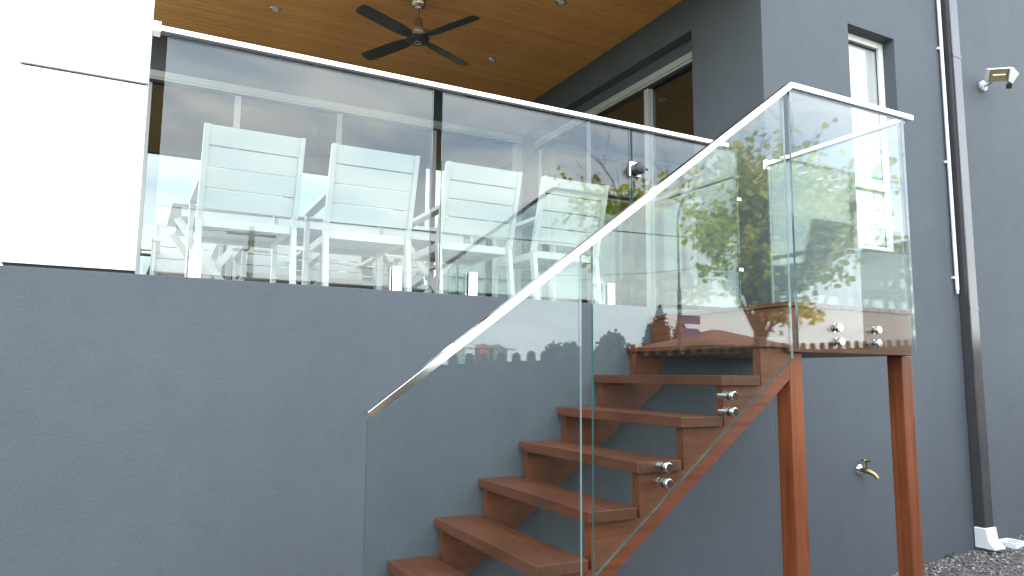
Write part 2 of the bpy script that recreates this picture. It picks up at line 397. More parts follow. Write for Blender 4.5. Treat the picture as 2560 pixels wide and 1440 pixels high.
bmesh.ops.remove_doubles(b_.bm, verts=b_.bm.verts, dist=1e-5)
b_.build('side_wall', 'render', house)
b_ = MB(); b_.box(-0.06, XC-0.002, YB, YB+0.25, 2.652, 3.4); b_.build('back_wall', 'render', house)
# interior seen dimly through the glass
b_ = MB(); b_.box(-0.06, 3.6, 9.6, 9.7, 0.2, 3.0); b_.box(-0.06, 0.0, 7.13, 9.6, 0.2, 3.0); b_.box(XC+0.3, 7.2, 9.6, 9.7, 0.2, 3.0); b_.box(7.2, 7.3, 3.7, 9.7, 0.2, 3.0)
b_.box(-0.06, 7.3, 7.13, 9.7, 3.0, 3.1); b_.box(XC+0.26, 7.3, 3.66, 7.13, 3.0, 3.1)
b_.build('interior_wall', 'interior', house)
b_ = MB(); b_.box(-0.06, 7.3, 7.13, 9.7, 0.1, 0.3); b_.box(XC+0.26, 7.3, 3.66, 7.13, 0.1, 0.3); b_.build('interior_floor', 'interior', house)
b_ = MB(); b_.box(-0.6, XC-0.003, WY+0.221, YB+0.3, 0.14, 0.30); b_.build('veranda_slab', 'concrete', house)
# veranda floor tiles
fl = MB(); fl.box(-0.6, XC-0.003, WY+0.221, YB, 0.301, 0.322); floor = fl.build('veranda_floor', 'concrete', house)
me = None
for i in range(8):
    for j in range(6):
        if me is None:
            t_ = MB(); t_.box(-0.262, 0.262, -0.262, 0.262, 0, 0.018, bev=0.003); o = t_.build('tile', 'concrete', floor, loc=(0, 0, 0)); me = o.data
        else: o = link('tile', me, floor, loc=(0, 0, 0))
        o.location = Vector((-0.3+0.53*i, 3.9+0.53*j, 0.323))-Vector((0, 0, 0)); 
for o in [c for c in floor.children]: pass

# ceiling boards
ceil = MB().box(-0.42, XC-0.003, 3.12, YB-0.003, 2.997, 3.02).build('ceiling', 'pine', house)
me = None; pitch = 0.074; y = 3.16; k = 0
while y < YB-0.03:
    if me is None:
        t_ = MB(); a = pitch/2-0.0012
        t_.prism([(-a, 0.014), (-a, 0.009), (-a+0.0075, 0), (-0.0080, 0), (0, 0.0090), (0.0080, 0), (a-0.0075, 0), (a, 0.009), (a, 0.014)], 'X', -0.42, XC-0.004)
        o = t_.build('board', 'pine', ceil, loc=(0, 0, 0)); me = o.data
    else: o = link('board', me, ceil, loc=(0, 0, 0))
    o.location = (0, y, 2.980+random.uniform(0, 0.0008)); y += pitch; k += 1
b_ = MB(); b_.box(-0.5, XC-0.003, 3.08, 3.118, 2.965, 3.35); b_.build('roof_fascia', 'render', house)
b_ = MB(); b_.box(-0.5, XC-0.003, 3.119, YB+0.2, 3.36, 3.45); b_.build('roof', 'galv', house)
b_ = MB(); b_.box(-0.46, -0.425, 3.119, YB, 2.965, 3.355); b_.build('roof_fascia', 'render', house)

# white column with its shadow joint
b_ = MB(); b_.box(-0.484, -0.012, WY+0.003, WY+0.52, 0.426, 1.2365, bev=0.002); b_.box(-0.484, -0.012, WY+0.003, WY+0.52, 1.2490, 2.9645, bev=0.002)
col_ = b_.build('column', 'white_clad', house)
b_ = MB(); b_.box(-0.474, -0.022, WY+0.02, WY+0.50, 0.4135, 2.96); b_.build('joint', 'seal', col_)

# facade window
def fr(parent, x0, x1, z0, z1, y, w=0.05, d=0.06, m='white_frame', transom=None):
    b = MB(); b.box(x0, x1, y, y+d, z1-w, z1, bev=0.004); b.box(x0, x1, y, y+d, z0, z0+w, bev=0.004)
    b.box(x0, x0+w, y, y+d, z0+w, z1-w, bev=0.004); b.box(x1-w, x1, y, y+d, z0+w, z1-w, bev=0.004)
    if transom: b.box(x0+w, x1-w, y+0.004, y+d-0.004, transom-0.03, transom+0.03, bev=0.004)
    return b.build('frame', m, parent)
win = empty('window', (wx0, WY, wz0)); win.parent = house; win.location = Vector((wx0, WY, wz0))-house.location
def sub_of(o): # world location of an empty child
    return o
fr(win, wx0+0.002, wx1-0.002, wz0+0.002, wz1-0.002, WY+0.095, 0.052, 0.06, transom=1.47)
b_ = MB(); b_.box(wx0+0.056, wx1-0.056, WY+0.112, WY+0.116, wz0+0.056, 1.438); b_.build('seal', 'seal', win)
for z0, z1 in ((wz0+0.058, 1.438), (1.502, wz1-0.058)):
    b_ = MB(); b_.box(wx0+0.062, wx1-0.062, WY+0.1245, WY+0.130, z0+0.004, z1-0.004); b_.build('pane', 'lens', win)
    b_ = MB(); s_ = 0.006
    b_.box(wx0+0.052, wx1-0.052, WY+0.117, WY+0.124, z1-0.008, z1+0.001); b_.box(wx0+0.052, wx1-0.052, WY+0.117, WY+0.124, z0-0.001, z0+0.008)
    b_.box(wx0+0.051, wx0+0.058, WY+0.117, WY+0.124, z0+0.008, z1-0.008); b_.box(wx1-0.058, wx1-0.051, WY+0.117, WY+0.124, z0+0.008, z1-0.008)
    b_.build('seal', 'seal', win)
b_ = MB(); b_.box(wx0+0.03, wx1-0.03, WY+0.131, WY+0.136, wz0+0.03, wz1-0.03); b_.build('blind', 'blind', win)
b_ = MB(); b_.box(wx0-0.0, wx1+0.0, WY+0.18, WY+0.24, wz0+0.001, wz1-0.001); b_.build('backing', 'interior', win)
for c in list(win.children):
    if c.name.startswith('seal') and len(c.data.vertices) == 8: bpy.data.objects.remove(c)

# sliding doors: back wall and side wall
def slider_back():
    e_ = empty('sliding_door', (0, 0, 0)); e_.parent = house; e_.location = -house.location
    y0 = YB-0.01
    b = MB(); b.box(-0.055, XC-0.004, y0, y0+0.09, 2.59, 2.651, bev=0.003); b.box(-0.055, XC-0.004, y0+0.012, y0+0.09, 2.573, 2.589)
    b.build('head_frame', 'alum', e_)
    b = MB(); b.box(-0.055, XC-0.004, y0, y0+0.09, 0.322, 0.372); b.build('sill', 'alum', e_)
    b = MB(); b.box(-0.055, XC-0.06, y0+0.02, y0+0.085, 2.553, 2.572); b.build('track', 'seal', e_)
    edges = [-0.02, 0.72, 1.665, 2.662, 3.62]
    for i in range(4):
        x0, x1 = edges[i], edges[i+1]; yy = y0+(0.02 if i % 2 else 0.05)
        b = MB()
        b.box(x0-0.026, x0+0.026, yy, yy+0.026, 0.373, 2.552, bev=0.003); b.box(x1-0.026, x1+0.026, yy+0.001, yy+0.025, 0.373, 2.5515, bev=0.003)
        b.box(x0+0.027, x1-0.027, yy, yy+0.026, 0.373, 0.44)
        b.build('stile', 'alum', e_)
        b = MB(); b.box(x0+0.027, x1-0.027, yy+0.010, yy+0.016, 0.441, 2.552); b.build('pane', 'window_glass', e_)
    b = MB()
    for x in (3.655, 3.672, 3.69): b.box(x, x+0.010, y0+0.0, y0+0.06, 0.373, 2.552)
    b.build('corner_post', 'alum', e_)
def slider_side():
    e_ = empty('sliding_door', (0, 0, 0)); e_.parent = house; e_.location = -house.location
    x0 = XC+0.10
    b = MB(); b.box(x0, x0+0.09, DY0+0.002, DY1-0.002, 2.535, 2.59, bev=0.003); b.box(x0+0.012, x0+0.09, DY0+0.002, DY1-0.002, 2.515, 2.534)
    b.build('head_frame', 'alum', e_)
    b = MB(); b.box(x0, x0+0.09, DY0+0.002, DY1-0.002, 0.322, 0.36); b.build('sill', 'alum', e_)
    b = MB(); b.box(x0+0.005, x0+0.095, DY0+0.002, DY1-0.002, 2.591, 2.692); b.build('head_packing', 'render', e_)
    b = MB(); b.box(x0+0.02, x0+0.088, DY0+0.002, DY1-0.002, 2.495, 2.514); b.build('track', 'seal', e_)
    for y0, y1, xx in ((4.11, 4.84, x0+0.05), (4.80, 5.76, x0+0.02), (5.72, 6.77, x0+0.05)):
        b = MB()
        b.box(xx, xx+0.026, y0, y0+0.055, 0.361, 2.494, bev=0.003); b.box(xx+0.001, xx+0.025, y1-0.055, y1, 0.361, 2.4935, bev=0.003)
        b.box(xx, xx+0.026, y0+0.056, y1-0.056, 0.361, 0.44)
        b.build('stile', 'alum', e_)
        b = MB(); b.box(xx+0.010, xx+0.016, y0+0.056, y1-0.056, 0.441, 2.494); b.build('pane', 'window_glass', e_)
slider_back(); slider_side()

# recessed downlights
def downlight(x, y, label):
    t = empty('downlight', (x, y, 2.98), label, 'downlight', 'recessed downlights in the pine ceiling')
    MB().lathe([(0.043, 0.004), (0.046, -0.004), (0.043, -0.008), (0.032, -0.007), (0.030, 0.004)], (x, y, 2.979), 28).build('trim_ring', 'steel', t)
    MB().lathe([(0.031, 0.003), (0.020, -0.004), (0.001, -0.006)], (x, y, 2.978), 20).build('lamp', 'tube', t)
downlight(0.86, 5.89, 'recessed downlight in the pine ceiling left of the fan, above the balustrade')
downlight(2.864, 4.669, 'recessed downlight at the top edge of the photo, right of the fan')
downlight(2.847, 5.896, 'recessed downlight behind the fan near its lower right blade tip')

# ceiling fan
FX, FY = 1.828, 5.131
fan = empty('ceiling_fan', (FX, FY, 2.98), 'four bladed ceiling fan with dark blades and bronze motor under pine ceiling', 'fan')
MB().lathe([(0.055, 2.984), (0.060, 2.975), (0.060, 2.90), (0.052, 2.888), (0.03, 2.878), (0.026, 2.87)], (FX, FY, 0), 36).build('canopy', 'brushed', fan)
MB().tube([(FX, FY, 2.88), (FX, FY, 2.76)], 0.0125, 16).build('rod', 'brushed', fan)
MB().lathe([(0.022, 2.79), (0.030, 2.785), (0.036, 2.755), (0.046, 2.70), (0.085, 2.69), (0.096, 2.682), (0.098, 2.655), (0.090, 2.648), (0.096, 2.643), (0.096, 2.630), (0.085, 2.622)], (FX, FY, 0), 48).build('motor', 'brushed', fan)
hub_ = MB().lathe([(0.086, 2.621), (0.09, 2.612), (0.078, 2.598), (0.04, 2.590), (0.001, 2.588)], (FX, FY, 0), 40).build('hub_cap', 'black', fan)
MB().lathe([(0.030, 2.592), (0.030, 2.586), (0.024, 2.586), (0.022, 2.59)], (FX, FY, 0), 24).build('badge_ring', 'brushed', hub_)
tips = [(1.288, 4.876), (2.100, 4.579), (2.364, 5.403), (1.560, 5.666)]
bm_ = None
for tx, ty in tips:
    if bm_ is None:
        mb = MB(); secs = []
        prof = [(0.075, 0.030), (0.13, 0.047), (0.2, 0.055), (0.40, 0.056), (0.55, 0.056), (0.585, 0.050), (0.60, 0.030)]
        tilt = R(11)
        for r_, hw in prof:
            row = []
            for sgn, zz in ((-1, 0.003), (1, 0.003), (1, -0.003), (-1, -0.003)):
                yy = sgn*hw*math.cos(tilt); z_ = zz+sgn*hw*math.sin(tilt)
                row.append(mb.bm.verts.new((r_, yy, z_)))
            secs.append(row)
        for i in range(len(secs)-1):
            for k in range(4): mb.bm.faces.new([secs[i][k], secs[i][(k+1) % 4], secs[i+1][(k+1) % 4], secs[i+1][k]])
        mb.bm.faces.new(secs[0]); mb.bm.faces.new(secs[-1][::-1])
        o = mb.build('blade', 'fan_blade', fan, loc=(0, 0, 0)); bm_ = o.data
    else: o = link('blade', bm_, fan, loc=(0, 0, 0))
    a = math.atan2(ty-FY, tx-FX)
    o.location = (0, 0, 2.625-2.98); o.rotation_euler = (0, 0, a)
    br = MB(); br.box(0.07, 0.15, -0.02, 0.02, -0.008, 0.008, bev=0.002); b2 = br.build('bracket', 'black', o, loc=(0, 0, 0)); b2.rotation_euler = (tilt, 0, 0)

# ------------------------------------------------------------------ veranda balustrade along the wall
bal = empty('glass_balustrade', (1.3, WY+0.06, 0.413), 'long clear glass balustrade with steel top rail on the charcoal wall', 'balustrade')
GY = WY+0.045
for x0, x1 in ((0.051, 1.325), (1.379, 2.607)):
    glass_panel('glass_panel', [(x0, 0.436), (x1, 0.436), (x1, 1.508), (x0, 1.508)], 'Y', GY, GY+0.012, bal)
b_ = MB(); b_.box(-0.01, 3.40, GY-0.014, GY+0.026, 1.511, 1.537, bev=0.003); b_.build('top_rail', 'steel', bal)
b_ = MB(); b_.box(-0.01, 3.395, GY-0.0135, GY-0.001, 1.501, 1.5105); b_.build('rail_gasket', 'seal', bal)
b_ = MB(); b_.box(-0.012, 0.022, GY-0.026, GY+0.036, 1.500, 1.548, bev=0.003); b_.build('wall_bracket', 'steel', bal)
sp_me = None
for x in (0.218, 1.145, 1.560, 2.442):
    if sp_me is None:
        b = MB(); b.box(-0.025, 0.025, -0.022, -0.0015, 0.0, 0.125, bev=0.003); b.box(-0.025, 0.025, 0.0135, 0.034, 0.0, 0.125, bev=0.003); b.box(-0.024, 0.024, -0.0215, 0.0335, -0.01, 0.018)
        o = b.build('spigot', 'steel', bal, loc=(0, 0, 0)); sp_me = o.data
    else: o = link('spigot', sp_me, bal, loc=(0, 0, 0))
    o.location = Vector((x, GY, 0.414))-bal.location
    g = MB(); g.box(-0.0265, -0.0255, -0.0218, -0.0018, 0.002, 0.123); q = g.build('gasket', 'seal', o, loc=(0, 0, 0))

gate = empty('glass_gate', (2.62, GY, 0.42), 'clear glass gate with black round latch at the head of the timber stairs', 'gate')
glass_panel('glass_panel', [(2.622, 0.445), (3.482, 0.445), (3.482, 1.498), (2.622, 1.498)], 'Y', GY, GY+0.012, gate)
lt = MB(); lt.box(2.592, 2.668, GY-0.016, GY-0.0015, 1.205, 1.295, bev=0.003); latch = lt.build('latch', 'steel', gate)
MB().lathe([(0.030, -0.0165), (0.037, -0.022), (0.038, -0.050), (0.034, -0.062), (0.020, -0.068), (0.004, -0.069)], (2.640, GY, 1.250), 28, 'Y').build('knob', 'black', latch)
MB().tube([(2.68, GY-0.045, 1.250), (2.70, GY-0.045, 1.250)], 0.007, 10).build('catch', 'black', latch)
for z in (1.17, 0.70):
    b = MB(); b.box(3.470, 3.500, GY-0.010, GY-0.0015, z-0.012, z+0.012, bev=0.002); b.build('hinge', 'steel', gate)

# ------------------------------------------------------------------ timber stairs
TX, TZ, GO, RI = 1.129, -0.867, 0.2328, 0.1755
SY0, SY1 = 2.39, 3.393
st = empty('timber_staircase', (1.5, 2.9, gz(1.5)), 'red hardwood stairs with open risers climbing along the charcoal wall', 'staircase')
tm = None
for k in range(-3, 7):
    if tm is None:
        b = MB(); b.box(-0.004, 0.226, SY0, SY1, -0.045, 0, bev=0.004); o = b.build('tread', 'merbauY', st, loc=(0, 0, 0)); tm = o.data
    else: o = link('tread', tm, st, loc=(0, 0, 0))
    o.location = Vector((TX+GO*k, 0, TZ+RI*k))-st.location
    if k == 6: o.scale = (0.76, 1, 1)
def stringer(y0, y1, drop=0.0):
    low = lambda x: -0.004-drop+(x-2.7325)*0.7545
    b = MB(); bm = b.bm; g0 = gz(0.6)-0.03
    def quad(p): bm.faces.new([bm.verts.new(q) for q in p])
    prev = g0
    for k in range(-3, 7):
        x0 = TX+GO*k+0.022; x1 = TX+GO*(k+1)+0.022 if k < 6 else 2.7325; z = TZ+RI*k-0.0455
        b0, b1 = max(low(x0), g0), max(low(x1), g0)
        for y in (y0, y1): quad([(x0, y, b0), (x1, y, b1), (x1, y, z), (x0, y, z)])
        quad([(x0, y0, z), (x1, y0, z), (x1, y1, z), (x0, y1, z)])
        quad([(x0, y0, b0), (x1, y0, b1), (x1, y1, b1), (x0, y1, b0)])
        quad([(x0, y0, prev if k > -3 else b0), (x0, y0, z), (x0, y1, z), (x0, y1, prev if k > -3 else b0)])
        prev = z
    quad([(x1, y0, b1), (x1, y0, z), (x1, y1, z), (x1, y1, b1)])
    bmesh.ops.remove_doubles(bm, verts=bm.verts, dist=1e-5)
    return b.build('stringer', 'merbauX', st)
stringer(2.412, 2.458); stringer(3.345, 3.391, 0.05)

# landing
LX0, LX1, LT = 2.70, 3.60, 0.3575
ld = empty('timber_landing', (3.15, 2.9, gz(3.1)), 'red hardwood landing platform on square posts below the glass gate', 'landing')
bw = (LX1+0.008-(LX0-0.012))/10
for i in range(10):
    b = MB(); x = LX0-0.012+bw*i; b.box(x+0.002, x+bw-0.002, 2.366, 3.392, LT-0.021, LT, bev=0.002); b.build('decking_board', 'merbauY', ld)
b = MB(); b.box(LX0, LX1, 2.380, 2.409, 0.122, LT-0.023, bev=0.003); b.build('fascia', 'merbauX', ld)
b = MB(); b.box(LX0, LX0+0.030, 2.4095, 3.391, 0.122, LT-0.023, bev=0.003); b.build('fascia', 'merbauY', ld)
b = MB(); b.box(LX1-0.030, LX1, 2.4095, 3.391, 0.122, LT-0.023, bev=0.003); b.build('fascia', 'merbauY', ld)
for x in (2.95, 3.17, 3.38):
    b = MB(); b.box(x, x+0.045, 2.4095, 3.391, 0.135, LT-0.0235); b.build('joist', 'merbauY', ld)
b = MB(); b.box(LX0+0.031, LX1-0.031, 2.410, 3.391, 0.1225, 0.134); b.build('soffit', 'merbauX', ld)
for x in (2.734, 3.562):
    g = gz(x)-0.05
    b = MB(); b.box(x, x+0.084, 2.411, 2.497, g, 0.1215, bev=0.005); b.build('post', 'merbauZ', ld)

# stair and landing glass
sg = empty('stair_glass_balustrade', (2.0, 2.34, gz(2)), 'frameless glass balustrade with sloping steel handrail beside the red stairs', 'balustrade')
PY0, PY1 = 2.335, 2.347
SL = 0.7545
hr0 = (0.687, -0.121); hr1 = (2.716, 1.412)
SLH = (hr1[1]-hr0[1])/(hr1[0]-hr0[0])
hz_ = lambda x: hr0[1]+(x-hr0[0])*SLH-0.030
lo_ = lambda x: 0.083+(x-2.660)*0.765
for x0, x1 in ((0.695, 1.524), (1.578, 2.672)):
    za_ = max(lo_(x0), gz(x0)+0.02)
    poly = [(x0, za_), (x1, lo_(x1)), (x1, hz_(x1)), (x0, hz_(x0))]
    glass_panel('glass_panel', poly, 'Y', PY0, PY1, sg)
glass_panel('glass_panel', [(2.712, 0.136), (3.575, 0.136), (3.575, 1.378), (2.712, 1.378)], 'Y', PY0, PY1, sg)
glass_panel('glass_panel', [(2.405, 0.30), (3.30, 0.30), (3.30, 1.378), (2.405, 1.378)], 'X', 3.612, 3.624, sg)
# handrail swept as a rectangular tube
hb = MB(); hwid, hh = 0.040, 0.027
cy = (PY0+PY1)/2
def rail_section(x, z, nx, nz):
    return [(x, cy-hwid/2, z), (x, cy+hwid/2, z), (x-nx*hh, cy+hwid/2, z-nz*hh), (x-nx*hh, cy-hwid/2, z-nz*hh)]
n0 = (-SLH/math.hypot(1, SLH), 1/math.hypot(1, SLH)); nb = (n0[0], 1+n0[1]); lnb = math.hypot(*nb); nb = (nb[0]/lnb, nb[1]/lnb)
cb = nb[0]*n0[0]+nb[1]*n0[1]; nb = (nb[0]/cb, nb[1]/cb)
secs = [rail_section(hr0[0], hr0[1], *n0), rail_section(hr1[0], hr1[1], *nb), rail_section(3.645, hr1[1], 0, 1)]
vs = [[hb.bm.verts.new(p) for p in s_] for s_ in secs]
for i in range(2):
    for k in range(4): hb.bm.faces.new([vs[i][k], vs[i][(k+1) % 4], vs[i+1][(k+1) % 4], vs[i+1][k]])
hb.bm.faces.new(vs[0]); hb.bm.faces.new(vs[-1][::-1])
bmesh.ops.bevel(hb.bm, geom=list(hb.bm.edges), offset=0.003, segments=2, affect='EDGES')
hb.build('handrail', 'steel', sg)
b = MB(); b.box(3.600, 3.636, 2.367, 3.31, 1.381, 1.411, bev=0.003); b.build('return_rail', 'steel', sg)
b = MB(); b.box(3.598, 3.640, 3.31, 3.33, 1.36, 1.425, bev=0.003); b.build('wall_bracket', 'steel', sg)
def standoff(x, z, y1, axis='Y'):
    o = MB().lathe([(0.0005, -0.0215), (0.017, -0.0215), (0.0195, -0.019), (0.0195, -0.001)], (x, PY0, z), 28, 'Y').build('standoff', 'steel', sg)
    MB().lathe([(0.0195, 0.0005), (0.0195, 0.006), (0.012, 0.007), (0.012, y1-PY1-0.002)], (x, PY1, z), 20, 'Y').build('spacer', 'steel', o)
    MB().lathe([(0.0205, -0.0009), (0.0205, -0.0001)], (x, PY0, z), 24, 'Y').build('washer', 'seal', o)
for x, z in ((2.975, 0.241), (2.985, 0.174), (3.262, 0.241), (3.260, 0.176)): standoff(x, z, 2.38)
for x, z in ((2.289, -0.077), (2.289, -0.145), (1.925, -0.358), (1.925, -0.421), (1.21, -0.93), (1.21, -1.0)): standoff(x, z, 2.412)

# ------------------------------------------------------------------ chairs and table on the veranda
FZ = 0.342
def make_chair():
    t = empty('outdoor_chair', (0, 0, 0))
    # local: person faces +Y, back leans to -Y; origin on the floor, centre of seat
    W = 0.245
    b = MB()
    for i in range(5): b.box(-W+0.03, W-0.03, -0.17+0.094*i, -0.17+0.094*i+0.086, 0.425, 0.440, bev=0.003)
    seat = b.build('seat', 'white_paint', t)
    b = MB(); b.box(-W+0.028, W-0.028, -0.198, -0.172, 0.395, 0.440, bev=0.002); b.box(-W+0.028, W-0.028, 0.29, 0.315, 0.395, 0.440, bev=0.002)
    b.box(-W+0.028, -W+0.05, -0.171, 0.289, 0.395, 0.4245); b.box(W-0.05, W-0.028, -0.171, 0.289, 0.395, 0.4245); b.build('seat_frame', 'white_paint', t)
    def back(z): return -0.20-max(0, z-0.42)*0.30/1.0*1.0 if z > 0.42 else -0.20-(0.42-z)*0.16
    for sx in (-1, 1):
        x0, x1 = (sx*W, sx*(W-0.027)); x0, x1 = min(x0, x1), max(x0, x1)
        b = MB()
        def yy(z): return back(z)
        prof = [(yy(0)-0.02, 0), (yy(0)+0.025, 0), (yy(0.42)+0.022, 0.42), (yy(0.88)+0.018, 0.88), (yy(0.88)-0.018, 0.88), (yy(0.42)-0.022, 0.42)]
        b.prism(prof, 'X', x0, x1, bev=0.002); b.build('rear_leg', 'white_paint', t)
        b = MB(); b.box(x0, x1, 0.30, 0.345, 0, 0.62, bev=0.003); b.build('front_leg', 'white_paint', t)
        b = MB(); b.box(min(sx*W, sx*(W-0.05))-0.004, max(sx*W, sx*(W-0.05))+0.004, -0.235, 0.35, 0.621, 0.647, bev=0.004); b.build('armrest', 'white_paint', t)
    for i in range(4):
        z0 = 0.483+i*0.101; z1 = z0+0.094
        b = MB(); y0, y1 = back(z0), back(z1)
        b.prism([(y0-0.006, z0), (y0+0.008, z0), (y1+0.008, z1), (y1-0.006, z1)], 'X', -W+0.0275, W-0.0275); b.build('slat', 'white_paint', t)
    return t
proto = make_chair()
GRP = 'white slatted chairs round the veranda table'
specs = [(0.483, 0, 'white slatted chair seen from behind, nearest to the white column'),
         (1.122, 0, 'white slatted chair seen from behind, second from the white column'),
         (1.776, 0, 'white slatted chair seen from behind, directly behind the gap between glass panels'),
         (2.410, 0, 'white slatted chair seen from behind, nearest to the gate latch'),
         (0.33, 1, 'white slatted chair on far side of table, nearest to the white column'),
         (0.95, 1, 'white slatted chair on far side of table, facing the second near chair'),
         (1.56, 1, 'white slatted chair on far side of table, facing the third near chair'),
         (2.17, 1, 'white slatted chair on far side of table, nearest to the side door')]
for i, (x, far, lab) in enumerate(specs):
    c = proto if i == 0 else copy_tree(proto)
    if far: c.location = (x, 6.20, FZ); c.rotation_euler = (0, 0, math.pi+random.uniform(-0.04, 0.04))
    else: c.location = (x, 4.09, FZ); c.rotation_euler = (0, 0, random.uniform(-0.015, 0.015))
    tag(c, lab, 'chair', GRP)
tb = empty('outdoor_table', (1.25, 5.3, FZ), 'long white outdoor table with crossed legs between the two rows of chairs', 'table')
b = MB()
for i in range(8): b.box(0.16, 2.24, 4.90+0.1*i, 4.90+0.1*i+0.094, 1.054, 1.080, bev=0.002)
b.build('tabletop', 'white_paint', tb)
b = MB(); b.box(0.22, 2.16, 4.93, 4.955, 0.985, 1.053); b.box(0.22, 2.16, 5.64, 5.665, 0.985, 1.053); b.build('apron', 'white_paint', tb)
def bar(p, q, wx, wy, name):
    p, q = Vector(p), Vector(q); d = (q-p).normalized(); a = Vector((0, 1, 0)); c = d.cross(a).normalized()
    b = MB(); V = []
    for e_ in (p, q):
        for s1, s2 in ((-1, -1), (1, -1), (1, 1), (-1, 1)): V.append(b.bm.verts.new(e_+a*s1*wy/2+c*s2*wx/2))
    for fc in ((0, 1, 2, 3), (4, 7, 6, 5), (0, 4, 5, 1), (1, 5, 6, 2), (2, 6, 7, 3), (3, 7, 4, 0)): b.bm.faces.new([V[k] for k in fc])
    return b.build(name, 'white_paint', tb)
for x0 in (0.20, 1.72):
    for yy in (4.99, 5.60):
        bar((x0, yy, 0.98), (x0+0.46, yy, FZ+0.002), 0.045, 0.022, 'leg'); bar((x0+0.46, yy+0.025, 0.98), (x0, yy+0.025, FZ+0.002), 0.045, 0.022, 'leg')

# ------------------------------------------------------------------ fittings on the right wall
dp = empty('downpipe', (5.85, WY, gz(5.85)), 'dark square downpipe with a white elbow at its foot on the charcoal wall', 'downpipe')
b = MB(); b.box(5.775, 5.885, WY-0.085, WY-0.003, gz(5.8)+0.155, 4.55, bev=0.006); b.build('pipe', 'downpipe', dp)
for z in (0.55, 2.62): MB().box(5.772, 5.888, WY-0.088, WY-0.002, z, z+0.02).build('strap', 'downpipe', dp)
g0 = gz(5.82)
b = MB()
b.prism([(WY-0.004, g0+0.012), (WY-0.004, g0+0.165), (WY-0.098, g0+0.165), (WY-0.098, g0+0.075), (WY-0.155, g0+0.03), (WY-0.155, g0+0.012)], 'X', 5.762, 5.898, bev=0.006)
b.build('elbow', 'pvc', dp)
MB().lathe([(0.082, 0), (0.082, 0.012), (0.06, 0.014)], (5.83, WY-0.10, g0-0.001), 24).build('drain_collar', 'black', dp)
cd = empty('conduit', (5.83, WY, 0.7), 'thin white conduit pipe clipped to the wall left of the downpipe', 'pipe')
MB().tube([(5.725, WY-0.024, 0.700), (5.725, WY-0.024, 4.5)], 0.0135, 14).build('pipe', 'conduit', cd)
MB().tube([(5.725, WY-0.024, 0.672), (5.725, WY-0.024, 0.6995)], 0.010, 12).build('plug', 'aluflood', cd)
for z in (0.80, 1.74, 2.70, 3.6):
    b = MB(); b.box(5.693, 5.711, WY-0.02, WY-0.001, z-0.009, z+0.009, bev=0.002); b.build('clip', 'conduit', cd)
gt = empty('drain_grate', (6.06, 3.33, gz(6.06)), 'small square white drain frame lying on gravel beside the downpipe', 'drain')
b = MB(); z = gz(6.1)+0.012
for q in ((5.975, 6.135, 3.215, 3.235), (5.975, 6.135, 3.345, 3.365), (5.975, 5.995, 3.2355, 3.3445), (6.115, 6.135, 3.2355, 3.3445)): b.box(q[0], q[1], q[2], q[3], z-0.02, z+0.022, bev=0.002)
b.build('frame', 'pvc', gt)
b = MB()
for i in range(5): b.box(6.0+0.024*i, 6.008+0.024*i, 3.236, 3.344, z-0.01, z+0.004)
b.build('grille', 'alum', gt)

# floodlight
fo = empty('floodlight', (6.35, WY, 2.5), 'small white halogen floodlight turned down to the left, high on wall', 'light')
def orient(o, loc, rot): o.location = Vector(loc)-o.parent.location; o.rotation_euler = rot
rotF = (R(27), 0, R(-38))
b = MB(); b.box(-0.15, 0.11, -0.03, 0.05, -0.048, 0.048, bev=0.006); hd = b.build('lamp_head', 'aluflood', fo, loc=(0, 0, 0)); orient(hd, (6.255, WY-0.17, 2.53), rotF); hd.scale = (0.60, 0.85, 1.08)
b = MB(); b.box(-0.142, 0.102, -0.041, -0.031, -0.044, -0.034); b.box(-0.142, 0.102, -0.041, -0.031, 0.034, 0.044); b.box(-0.142, -0.130, -0.041, -0.031, -0.0335, 0.0335); b.box(0.09, 0.102, -0.041, -0.031, -0.0335, 0.0335)
q = b.build('bezel', 'reflector', hd, loc=(0, 0, 0))
b = MB(); b.box(-0.129, 0.089, -0.0345, -0.0315, -0.033, 0.033); b.build('reflector', 'reflector', hd, loc=(0, 0, 0))
MB().tube([(-0.10, -0.0375, 0.0), (0.06, -0.0375, 0.0)], 0.006, 10).build('tube', 'tube', hd, loc=(0, 0, 0))
b = MB(); b.prism([(0.112, -0.05), (0.112, 0.052), (0.15, 0.05), (0.235, 0.0), (0.17, -0.075)], 'Y', -0.035, 0.052, bev=0.004); b.build('sensor_hood', 'aluflood', hd, loc=(0, 0, 0))
b = MB(); b.box(0.13, 0.18, -0.02, 0.03, -0.11, -0.072, bev=0.005); b.build('sensor', 'black', hd, loc=(0, 0, 0))
MB().tube([(6.31, WY-0.001, 2.50), (6.31, WY-0.06, 2.50), (6.28, WY-0.12, 2.53)], 0.016, 12).build('arm', 'aluflood', fo)
MB().lathe([(0.045, 0), (0.045, -0.02), (0.03, -0.026)], (6.31, WY-0.001, 2.50), 24, 'Y').build('wall_plate', 'aluflood', fo)

